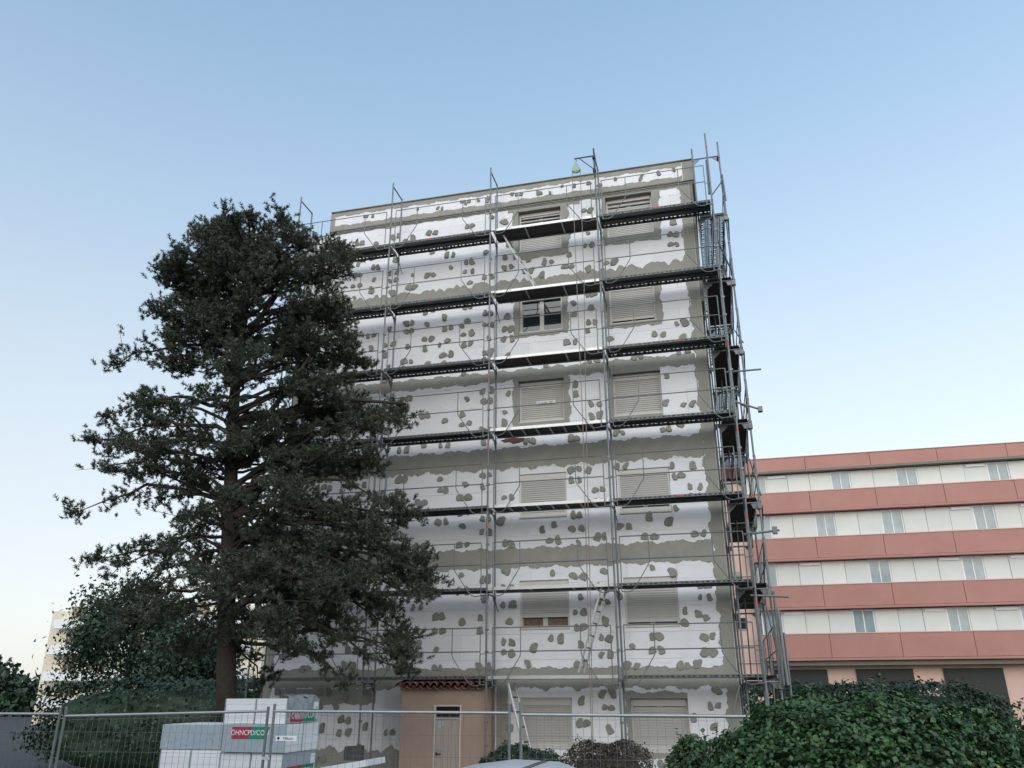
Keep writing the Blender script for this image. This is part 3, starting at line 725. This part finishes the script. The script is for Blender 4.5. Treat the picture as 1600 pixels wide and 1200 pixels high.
tag(obj('foam_offcut', MB().prism([(4.70, .62), (5.0, .62), (5.0, .86), (4.93, .87), (4.9, .855), (4.78, .855), (4.75, .83), (4.70, .85)], -5.3, -5.1), M['darkgrey'], None, loc=(4.85, -5.2, .62)), 'dark grey notched foam block on the white board beside the pack stack', 'foam block')
o = obj('foam_sheet', MB().box(4.45, 5.35, -5.7, -4.9, .50, .60), M['pack'], None, loc=(4.9, -5.3, .5)); o.rotation_euler = (0, R(-9), 0)
tag(o, 'loose white foam board lying tilted right of the pack stack', 'foam board')
o = obj('foam_crate', MB().box(4.35, 5.4, -5.6, -4.9, G+.004, .42), M['pack'], None, loc=(4.9, -5.3, G)); tag(o, 'low pile of white foam boards under the tilted board', 'foam boards')

# ------------------------------------------------------------------ foliage
def leaf_cloud(P, N, size, aspect=.6, jitter=.6, shape='leaf'):
    """P points, N preferred normals; folded leaf = two triangles pairs (4 verts, 2 tris)"""
    n = len(P); d = rng.normal(size=(n, 3)); nn = N+jitter*rng.normal(size=(n, 3)); nn /= np.linalg.norm(nn, axis=1)[:, None]
    a = np.cross(nn, d); a /= np.linalg.norm(a, axis=1)[:, None]; b = np.cross(nn, a)
    s = size*rng.uniform(.45, 1.3, (n, 1))
    v0 = P; v1 = P+a*s*.5+b*s*aspect*.5+nn*s*.12; v2 = P+a*s; v3 = P+a*s*.5-b*s*aspect*.5+nn*s*.12
    V = np.stack([v0, v1, v2, v3], 1).reshape(-1, 3); i = np.arange(n)*4
    F = np.stack([np.stack([i, i+1, i+2], 1), np.stack([i, i+2, i+3], 1)], 1).reshape(-1, 3)
    return V, F
def bush(name, label, cat, center, rad, n, leafsize, m, power=2.5, group=None, accent=None, core='leaf_d', wob=.06):
    cx, cy_, cz = center; rx, ry, rz = rad
    t = thing(name, label, cat, (cx, cy_, G), group)
    u = rng.normal(size=(n, 3)); u /= np.linalg.norm(u, axis=1)[:, None]
    u[:, 2] = np.where(u[:, 2] < -.55, -u[:, 2], u[:, 2])
    q = (np.abs(u)**power).sum(1)**(-1/power)
    ph = rng.uniform(0, 6, 6)
    lump = 1+wob*(np.sin(u[:, 0]*7+ph[0])*np.sin(u[:, 2]*8+ph[1])+np.sin(u[:, 0]*15+ph[2]+u[:, 1]*9)*np.sin(u[:, 2]*17+ph[3])*.7)
    shoot = rng.normal(size=(40, 3)); shoot /= np.linalg.norm(shoot, axis=1)[:, None]
    near = (u@shoot.T).max(1); stray = np.clip((near-.994)/.006, 0, 1)*rng.random(n)*.16
    rr_ = q*lump*(1-.16*rng.random(n)**1.5+stray)
    P = u*rr_[:, None]*np.array([rx, ry, rz])+np.array([cx, cy_, cz])
    P = P[P[:, 2] > G+.05]; N = (P-np.array([cx, cy_, cz]))/np.array([rx, ry, rz])**1; N /= np.linalg.norm(N, axis=1)[:, None]; N[:, 2] += .35
    V, F = leaf_cloud(P, N, leafsize, .75)
    mats = [M[m]]; midx = np.zeros(len(F))
    if accent:
        mats.append(M[accent]); k = rng.random(len(P)) < .006*np.clip(1+2*N[:, 2], 0, 3); midx = np.repeat(k, 2).astype(int)
    o = bpy.data.objects.new('foliage', np_mesh('foliage', V-np.array([cx, cy_, G]), F, mats, midx)); C.objects.link(o); o.parent = t
    # twiggy dark core
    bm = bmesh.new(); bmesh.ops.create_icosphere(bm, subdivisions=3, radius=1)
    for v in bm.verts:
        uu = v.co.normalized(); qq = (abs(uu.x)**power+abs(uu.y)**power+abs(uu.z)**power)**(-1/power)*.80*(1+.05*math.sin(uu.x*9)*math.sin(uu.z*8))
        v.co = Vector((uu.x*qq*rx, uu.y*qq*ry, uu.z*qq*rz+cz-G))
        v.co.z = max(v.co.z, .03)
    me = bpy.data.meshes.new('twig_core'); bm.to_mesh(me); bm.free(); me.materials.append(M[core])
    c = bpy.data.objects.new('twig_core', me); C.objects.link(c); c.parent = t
    st = MB()
    for i in range(6): st.tube((cx+random.uniform(-.2, .2)*rx, cy_+random.uniform(-.2, .2)*ry, G), (cx+random.uniform(-.5, .5)*rx, cy_+random.uniform(-.5, .5)*ry, cz), .025, 6, .01)
    obj('stem', st, M['bark'], t)
    return t
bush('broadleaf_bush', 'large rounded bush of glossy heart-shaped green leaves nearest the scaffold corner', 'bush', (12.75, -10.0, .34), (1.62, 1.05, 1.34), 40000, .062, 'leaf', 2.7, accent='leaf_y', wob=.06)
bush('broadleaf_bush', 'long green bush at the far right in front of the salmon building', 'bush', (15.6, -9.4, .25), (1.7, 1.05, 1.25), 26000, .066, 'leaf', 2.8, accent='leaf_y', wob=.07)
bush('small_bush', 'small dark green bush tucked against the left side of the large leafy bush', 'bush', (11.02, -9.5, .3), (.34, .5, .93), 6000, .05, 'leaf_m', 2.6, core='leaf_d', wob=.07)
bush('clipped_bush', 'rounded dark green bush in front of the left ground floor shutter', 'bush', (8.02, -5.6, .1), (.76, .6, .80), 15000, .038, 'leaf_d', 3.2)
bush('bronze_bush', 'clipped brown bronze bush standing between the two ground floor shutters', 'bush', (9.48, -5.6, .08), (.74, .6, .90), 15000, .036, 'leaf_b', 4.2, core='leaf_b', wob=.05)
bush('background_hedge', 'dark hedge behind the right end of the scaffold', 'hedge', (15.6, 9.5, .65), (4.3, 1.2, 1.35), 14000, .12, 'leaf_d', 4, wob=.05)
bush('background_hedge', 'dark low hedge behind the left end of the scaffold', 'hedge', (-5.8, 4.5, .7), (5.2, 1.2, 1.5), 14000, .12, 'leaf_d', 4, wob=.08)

# --- the big conifer
def limb_pts(a, b, sag, n=7, wob=.12, seed=0):
    r = random.Random(seed); a, b = Vector(a), Vector(b); out = []
    for i in range(n+1):
        t = i/n; p = a.lerp(b, t); p.z += sag*math.sin(t*math.pi)
        if 0 < i < n: p += Vector((r.uniform(-wob, wob), r.uniform(-wob, wob), r.uniform(-wob, wob)*.6))
        out.append(p)
    return out
def needle_mesh(tips, dirs, per, L, blade, wid, m, m2, frac2, origin):
    """tufts: at each tip a shoot along dirs with blades fanned round it"""
    n = len(tips); d = dirs/np.linalg.norm(dirs, axis=1)[:, None]
    t = rng.uniform(0, 1, (n, per)); base = tips[:, None, :]+d[:, None, :]*(t[..., None]*L)
    rad = rng.normal(size=(n, per, 3)); rad -= (rad*d[:, None, :]).sum(-1)[..., None]*d[:, None, :]; rad /= np.linalg.norm(rad, axis=-1)[..., None]
    dirb = d[:, None, :]*rng.uniform(.3, 1.1, (n, per, 1))+rad; dirb /= np.linalg.norm(dirb, axis=-1)[..., None]
    side = np.cross(dirb, rng.normal(size=(n, per, 3))); side /= np.linalg.norm(side, axis=-1)[..., None]
    bl = blade*rng.uniform(.7, 1.2, (n, per, 1))
    v0 = base-side*wid*.5; v1 = base+side*wid*.5; v2 = base+dirb*bl
    V = np.stack([v0, v1, v2], 2).reshape(-1, 3)-origin; F = np.arange(n*per*3).reshape(-1, 3)
    mi = np.repeat(rng.random(n) < frac2, per).astype(int)
    return np_mesh('foliage', V, F, [M[m], M[m2]], mi)
TX, TY = 1.35, -4.5
TRUNK = [(1.95, TY, G), (1.78, TY, 1.0), (1.45, TY, 3.2), (1.22, TY, 5.4), (.98, TY, 7.6), (.85, TY, 9.6), (.80, TY, 11.4), (.85, TY, 12.8)]
def trunk_at(z):
    for a, b in zip(TRUNK, TRUNK[1:]):
        if a[2] <= z <= b[2]:
            f = (z-a[2])/(b[2]-a[2]); return Vector(a).lerp(Vector(b), f)
    return Vector(TRUNK[-1])
tree = thing('conifer_tree', 'tall dark spreading conifer with drooping boughs before the left of the scaffold', 'tree', (1.95, TY, G))
tm = MB()
for i in range(len(TRUNK)-1):
    tm.tube(TRUNK[i], TRUNK[i+1], .24-.027*i, 12, .24-.027*(i+1))
obj('trunk', tm, M['bark'], tree, smooth=True)
# right-hand outline of the crown (x of the outline at height z); the left side is free
ZR = np.array([1.6, 1.9, 2.2, 2.6, 3.0, 3.5, 4.0, 4.4, 4.8, 5.2, 5.7, 6.0, 6.4, 6.9, 7.4, 7.8, 8.2, 8.6, 9.0, 9.6, 10.3, 11.0, 11.6, 12.1, 12.5, 12.75])
XR = np.array([4.6, 5.5, 5.9, 5.5, 5.9, 6.0, 6.1, 5.9, 5.2, 5.8, 5.4, 4.9, 4.6, 5.0, 5.6, 5.6, 5.0, 4.3, 4.1, 3.95, 4.0, 3.85, 3.5, 3.3, 2.9, 2.4])
ZL = np.array([2.0, 3.0, 4.2, 5.5, 7.0, 8.5, 10.0, 11.2, 12.2, 13.0]); XL = np.array([-1.6, -2.4, -2.9, -3.2, -3.0, -2.6, -2.2, -1.6, -.9, .3])
zbot = lambda x: float(np.interp(x, [-3.5, -1, .9, 1.8, 2.4, 2.8, 3.4, 4.0, 4.8, 5.4, 6.0], [4.0, 3.2, 1.6, 1.5, 2.6, 3.0, 2.5, 2.0, 1.6, 1.8, 2.4]))
def inside(x, z):
    if z > 12.95: return False
    if z < zbot(x): return False
    if 1.5 < x < 2.1 and z > 11.7: return False      # notch between the two tops
    if x <= 1.6 and z > 11.5: return (x-.55)**2/.98**2+(z-11.75)**2/1.4**2 < 1
    if z > 12.75: return False
    return np.interp(z, ZL, XL) < x < np.interp(z, ZR, XR)
lm_ = []; tips = []; dirs = []
tr = random.Random(11); limbs = []
nl = 0; tries = 0
branch_mb = []
while nl < 290 and tries < 9000:
    tries += 1
    x = tr.uniform(-3.2, 6.2) if tr.random() < .6 else tr.uniform(1.8, 6.2); z = tr.uniform(1.7, 13.2)
    if nl > 205: x = tr.uniform(-.9, 2.3); z = tr.uniform(5.8, 13.2) if nl < 258 else tr.uniform(10.8, 13.2)
    elif nl > 175: x = tr.uniform(-.4, 2.7); z = tr.uniform(1.7, 6.2)
    if not inside(x, z): continue
    # keep the lower left part airy
    if x < 2.5 and z < 6.4 and tr.random() < .84 and not 175 < nl <= 205: continue
    if x < 3.4 and 6.8 < z < 9.6 and tr.random() < .45: continue
    if 2.2 < x < 6 and 4.6 < z < 6.6 and tr.random() < .35: continue
    edge = min(float(np.interp(z, ZR, XR))-x, x-float(np.interp(z, ZL, XL)))
    ymax = min(2.3, .5+edge*.75); y = TY+tr.uniform(-ymax, min(ymax, 2.5)*(.2 if nl > 205 else 1))
    tip = Vector((x, y, z)); hd = math.hypot(x-trunk_at(z)[0], y-TY)
    z0 = min(max(z-hd*tr.uniform(-.15, .42)+(.9 if z < 4.5 else 0), 2.8), 12.3)
    a = trunk_at(z0); pts = limb_pts(a, tip, hd*.10, 6, .10+.02*hd, nl)
    limbs.append((pts, hd)); nl += 1
for k, (pts, hd) in enumerate(limbs):
    b = MB(); r0 = .018+.011*hd; b.path(pts, r0, 6, .008)
    # side twigs carrying tufts
    L = len(pts)-1
    for j in range(int(5+hd*1.9)):
        f = 1-tr.random()**1.9*.55; i = min(int(f*L), L-1); p = pts[i].lerp(pts[i+1], f*L-i)
        q = p+Vector((tr.gauss(0, .30), tr.gauss(0, .30), tr.gauss(-.02, .18)))
        if not inside(q.x, q.z+.05): q = p.lerp(q, .4)
        b.tube(p, q, .009, 4, .004)
        for s in range(tr.randint(5, 9)):
            g = p.lerp(q, tr.uniform(.25, 1.0))+Vector((tr.gauss(0, .075), tr.gauss(0, .075), tr.gauss(0, .06)))
            tips.append(tuple(g)); dirs.append((tr.gauss(0, .5)+(q.x-p.x), tr.gauss(0, .5)+(q.y-p.y), tr.gauss(.55, .35)))
    for s in range(10):
        g = pts[-1]+Vector((tr.gauss(0, .12), tr.gauss(0, .12), tr.gauss(0, .10))); tips.append(tuple(g)); dirs.append((tr.gauss(0, .5), tr.gauss(0, .5), .6))
    obj('bough', b, M['bark'], tree)
# heavy visible boughs
for pts in ([(1.35, TY, 3.9), (2.0, TY+.1, 4.2), (2.9, TY+.2, 4.1), (4.0, TY+.3, 3.7), (5.0, TY+.3, 3.4)], [(1.1, TY, 6.4), (1.7, TY-.2, 7.2), (2.5, TY-.3, 8.2), (3.2, TY-.2, 9.4)], [(1.0, TY, 7.2), (2.0, TY, 7.5), (3.4, TY+.1, 8.0), (5.2, TY+.1, 7.7)],
            [(1.2, TY, 5.4), (.4, TY+.2, 6.2), (-.8, TY+.1, 7.2)], [(.85, TY, 9.4), (1.6, TY, 10.6), (2.5, TY, 12.0)]):
    obj('bough', MB().path(pts, .085, 8, .03), M['bark'], tree, smooth=True)
tips = np.array(tips); dirs = np.array(dirs)
print('tufts', len(tips))
fo = bpy.data.objects.new('crown', needle_mesh(tips, dirs, 38, .17, .080, .019, 'needle', 'needle_b', .28, np.array([1.95, TY, G]))); C.objects.link(fo); fo.parent = tree

# --- slender trees beyond on the left
def leafy_tree(label, x, y, h, w, m, n, ls):
    t = thing('background_tree', label, 'tree', (x, y, G), None)
    tb = MB().path([(x, y, G), (x+.2, y, G+h*.35), (x, y, G+h*.8)], .22, 8, .06)
    for i in range(14):
        a = random.uniform(0, 6.28); tb.path([(x+.1, y, G+h*random.uniform(.3, .7)), (x+math.cos(a)*w*.7, y+math.sin(a)*w*.7, G+h*random.uniform(.5, .95))], .06, 5, .015)
    obj('trunk', tb, M['bark'], t)
    k = 26; cen = rng.normal(size=(k, 3)); cen /= np.linalg.norm(cen, axis=1)[:, None]; cen *= rng.uniform(.3, .9, (k, 1))
    cen = cen*np.array([w, w, h*.36])+np.array([x, y, G+h*.62]); ci = rng.integers(0, k, n)
    off = rng.normal(size=(n, 3)); P = cen[ci]+off*w*.19; V, F = leaf_cloud(P, off/np.linalg.norm(off, axis=1)[:, None], ls, .6)
    o = bpy.data.objects.new('crown', np_mesh('crown', V-np.array([x, y, G]), F, [M[m]])); C.objects.link(o); o.parent = t
leafy_tree('light green tree seen low behind the left corner of the scaffold', -4.2, 11, 6.0, 1.7, 'leaf_m', 14000, .16)
leafy_tree('dark green tree far left beside the cream building', -15.5, 14, 8.0, 2.8, 'leaf_d', 16000, .2)
leafy_tree('dull green tree behind the left hedge under the conifer', -9.4, 10, 5.4, 2.3, 'leaf_d', 14000, .18)

# ------------------------------------------------------------------ salmon apartment building on the right
PY = 29
pb = thing('salmon_building', 'long salmon apartment building with terracotta bands and cream panels behind', 'building', (24, PY, G))
XL0, XM, XE = 11.4, 13.75, 40
obj('wall', MB().box(XM, XE, PY+.9, PY+10, G, 14.2).box(XL0-6, XM, PY+.9, PY+9.8, G, 14.0), M['pink_l'], pb)
bands = [(14.22, 14.98), (11.80, 12.86), (9.0, 10.16), (6.30, 7.46), (3.58, 4.82)]
for i, (a, b) in enumerate(bands):
    xb_ = XM
    while xb_ < XE-.1:
        obj('parapet_band', MB().box(xb_+.012, min(xb_+3.62, XE)-.012, PY, PY+.25, a, b), M['pink_d'], pb); xb_ += 3.62
    obj('coping', MB().box(XM-.02, XE, PY-.03, PY+.28, b+.003, b+.05), M['pink_l'] if i else M['pink_d'], pb)
    obj('slab_edge', MB().box(XM, XE, PY-.05, PY+.88, a-.14, a-.02), M['pink_d'] if i else M['reveal'], pb)
    if i == 0: obj('eave', MB().box(XL0-6, XM-.02, PY+.5, PY+1.2, 14.02, 14.7), M['pink_d'], pb)
rows = [(12.88, 14.05), (10.18, 11.63), (7.48, 8.84), (4.84, 6.13)]
for i, (a, b) in enumerate(rows):
    x = XM+.15; k = 0
    wd_seq = [('w', 1.15), ('p', 1.22), ('p', 1.25), ('p', 1.2), ('w', 1.1), ('p', 1.25), ('p', 1.25)]
    while x < XE-1.3:
        ty, w = wd_seq[(k+i) % 7 if k > 2 else k]
        if ty == 'w':
            f = obj('window', MB().box(x, x+.07, PY+.4, PY+.46, a, b).box(x+w-.07, x+w, PY+.4, PY+.46, a, b).box(x+.07, x+w-.07, PY+.4, PY+.46, b-.1, b).box(x+w/2-.03, x+w/2+.03, PY+.4, PY+.46, a, b-.1), M['white'], pb)
            obj('pane', MB().box(x+.07, x+w-.07, PY+.43, PY+.44, a, b-.1), mat('curtained_glass', (.36, .44, .46), .1, noise=(2, 1, 3, (.22, .28, .30))) if 'curtained_glass' not in bpy.data.materials else bpy.data.materials['curtained_glass'], f)
        else:
            obj('cream_panel', MB().box(x+.01, x+w-.01, PY+.35+random.uniform(0, .03), PY+.45, a, b-.02), M['cream_p'], pb)
            if (k+i) % 3 == 1: obj('shutter_box', MB().box(x+.1, x+w-.1, PY+.30, PY+.345, b-.22, b-.08), M['white'], pb)
        x += w; k += 1
    # small windows in the set-back left part
    for xs in (12.45, 9.5):
        f = obj('window', MB().box(xs, xs+.62, PY+.84, PY+.88, a+.35, a+1.05), M['galv_l'], pb)
        obj('pane', MB().box(xs+.05, xs+.57, PY+.82, PY+.835, a+.4, a+1.0), M['glass'], f)
for i in range(5):
    x = 14.2+i*4.4; obj('ground_floor_opening', MB().box(x, x+2.9, PY+.80, PY+.88, G+.1, 3.0), M['darkgrey'], pb)
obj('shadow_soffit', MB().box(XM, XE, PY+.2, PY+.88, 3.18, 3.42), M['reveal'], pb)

# far wood closing the view on the left
k_ = 26000; P_ = np.stack([rng.uniform(-150, -14, k_), rng.uniform(62, 70, k_), np.zeros(k_)], 1)
P_[:, 2] = G+(4.2+1.5*np.sin(P_[:, 0]*.21)+1.1*np.sin(P_[:, 0]*.57+1)+.6*np.sin(P_[:, 0]*1.7))*(1-rng.random(k_)**2.2)
N_ = rng.normal(size=(k_, 3)); N_ /= np.linalg.norm(N_, axis=1)[:, None]; V_, F_ = leaf_cloud(P_, N_, .95, .7)
o = bpy.data.objects.new('distant_wood', np_mesh('distant_wood', V_-np.array([-60, 65, G]), F_, [M['leaf_d']])); C.objects.link(o); o.location = (-60, 65, G); o['kind'] = 'stuff'
o['label'] = 'low dark belt of far trees along the horizon at the left'; o['category'] = 'wood'

# ------------------------------------------------------------------ cream building far left
cb_ = thing('cream_building', 'pale cream apartment building far behind the conifer, balconies on its side', 'building', (-29, 42, G))
obj('wall', MB().box(-45, -24.2, 40.5, 50, G, 8.6), M['cream_w'], cb_)
for i in range(4):
    z = .9+2.1*i
    obj('balcony', MB().box(-44, -25.2, 39.6, 40.48, z-.12, z+.62), M['white'], cb_)
    for j in range(6): obj('window', MB().box(-43+3*j, -41.6+3*j, 40.44, 40.49, z+.66, z+1.75), M['curtain'], cb_)

# ------------------------------------------------------------------ block across the street (mirrored in the open window)
ob = thing('apartment_building', 'striped apartment block across the street, mirrored in the open window of the fourth floor', 'building', (5, -62, G))
obj('wall', MB().box(-30, 45, -72, -62, G, 20), M['reveal'], ob)
for i in range(7): obj('balcony', MB().box(-29.5, 44.5, -61.98, -60.9, 1.9+2.8*i, 2.9+2.8*i), M['cream_p'], ob)

# ------------------------------------------------------------------ silver car, only its roof in view
car = thing('parked_car', 'silver hatchback whose roof shows at the bottom edge before the bushes', 'car', (9.6, -11.9, G))
prof = [(7.65, -.30), (7.60, .05), (7.72, .38), (8.25, .50), (8.62, .86), (8.92, 1.06), (9.35, 1.115), (9.80, 1.10), (10.10, 1.0), (10.75, .52), (11.45, .38), (11.62, .15), (11.62, -.30)]
# lofted body: narrower greenhouse
def loft(prof, y0, y1, tuck):
    b = MB(); n = len(prof)
    for y, t in ((y0, 0), (y0+.10, 1), (y1-.10, 1), (y1, 0)):
        for x, z in prof:
            zz = z if z < .45 else z-(.03 if t == 0 else 0)
            yy = y+(tuck*(max(z-.45, 0))*(1 if y < (y0+y1)/2 else -1)); b.v.append((x, yy, zz))
    for s in range(3):
        for i in range(n): b.f.append((s*n+i, s*n+(i+1) % n, (s+1)*n+(i+1) % n, (s+1)*n+i))
    b.f.append(tuple(range(n))[::-1]); b.f.append(tuple(range(3*n, 4*n))); return b
obj('body', loft(prof, -12.75, -11.05, .30), M['carpaint'], car, smooth=True)
ws = MB().quad((9.68, -12.46, 1.108), (9.68, -11.32, 1.108), (10.78, -11.20, .56), (10.78, -12.60, .56)).quad((9.68, -12.46, 1.112), (10.78, -12.60, .566), (10.78, -11.20, .566), (9.68, -11.32, 1.112))
obj('windscreen', ws, M['carglass'], car)
obj('side_window', MB().prism([(8.75, .55), (9.0, .93), (9.4, .98), (9.85, .96), (10.45, .55)], -12.70, -12.60), M['carglass'], car)
obj('roof_rail', MB().box(9.66, 9.69, -12.45, -11.32, 1.108, 1.118), M['carglass'], car)
for x in (8.35, 10.85):
    for y in (-12.78, -11.22):
        wv = obj('wheel', MB().tube((x, y, G+.31), (x, y+.2, G+.31), .31, 20), M['rubber'], car)
        obj('rim', MB().tube((x, y-.006, G+.31), (x, y+.206, G+.31), .19, 12), M['alu'], wv)
print('objects', len(bpy.data.objects))
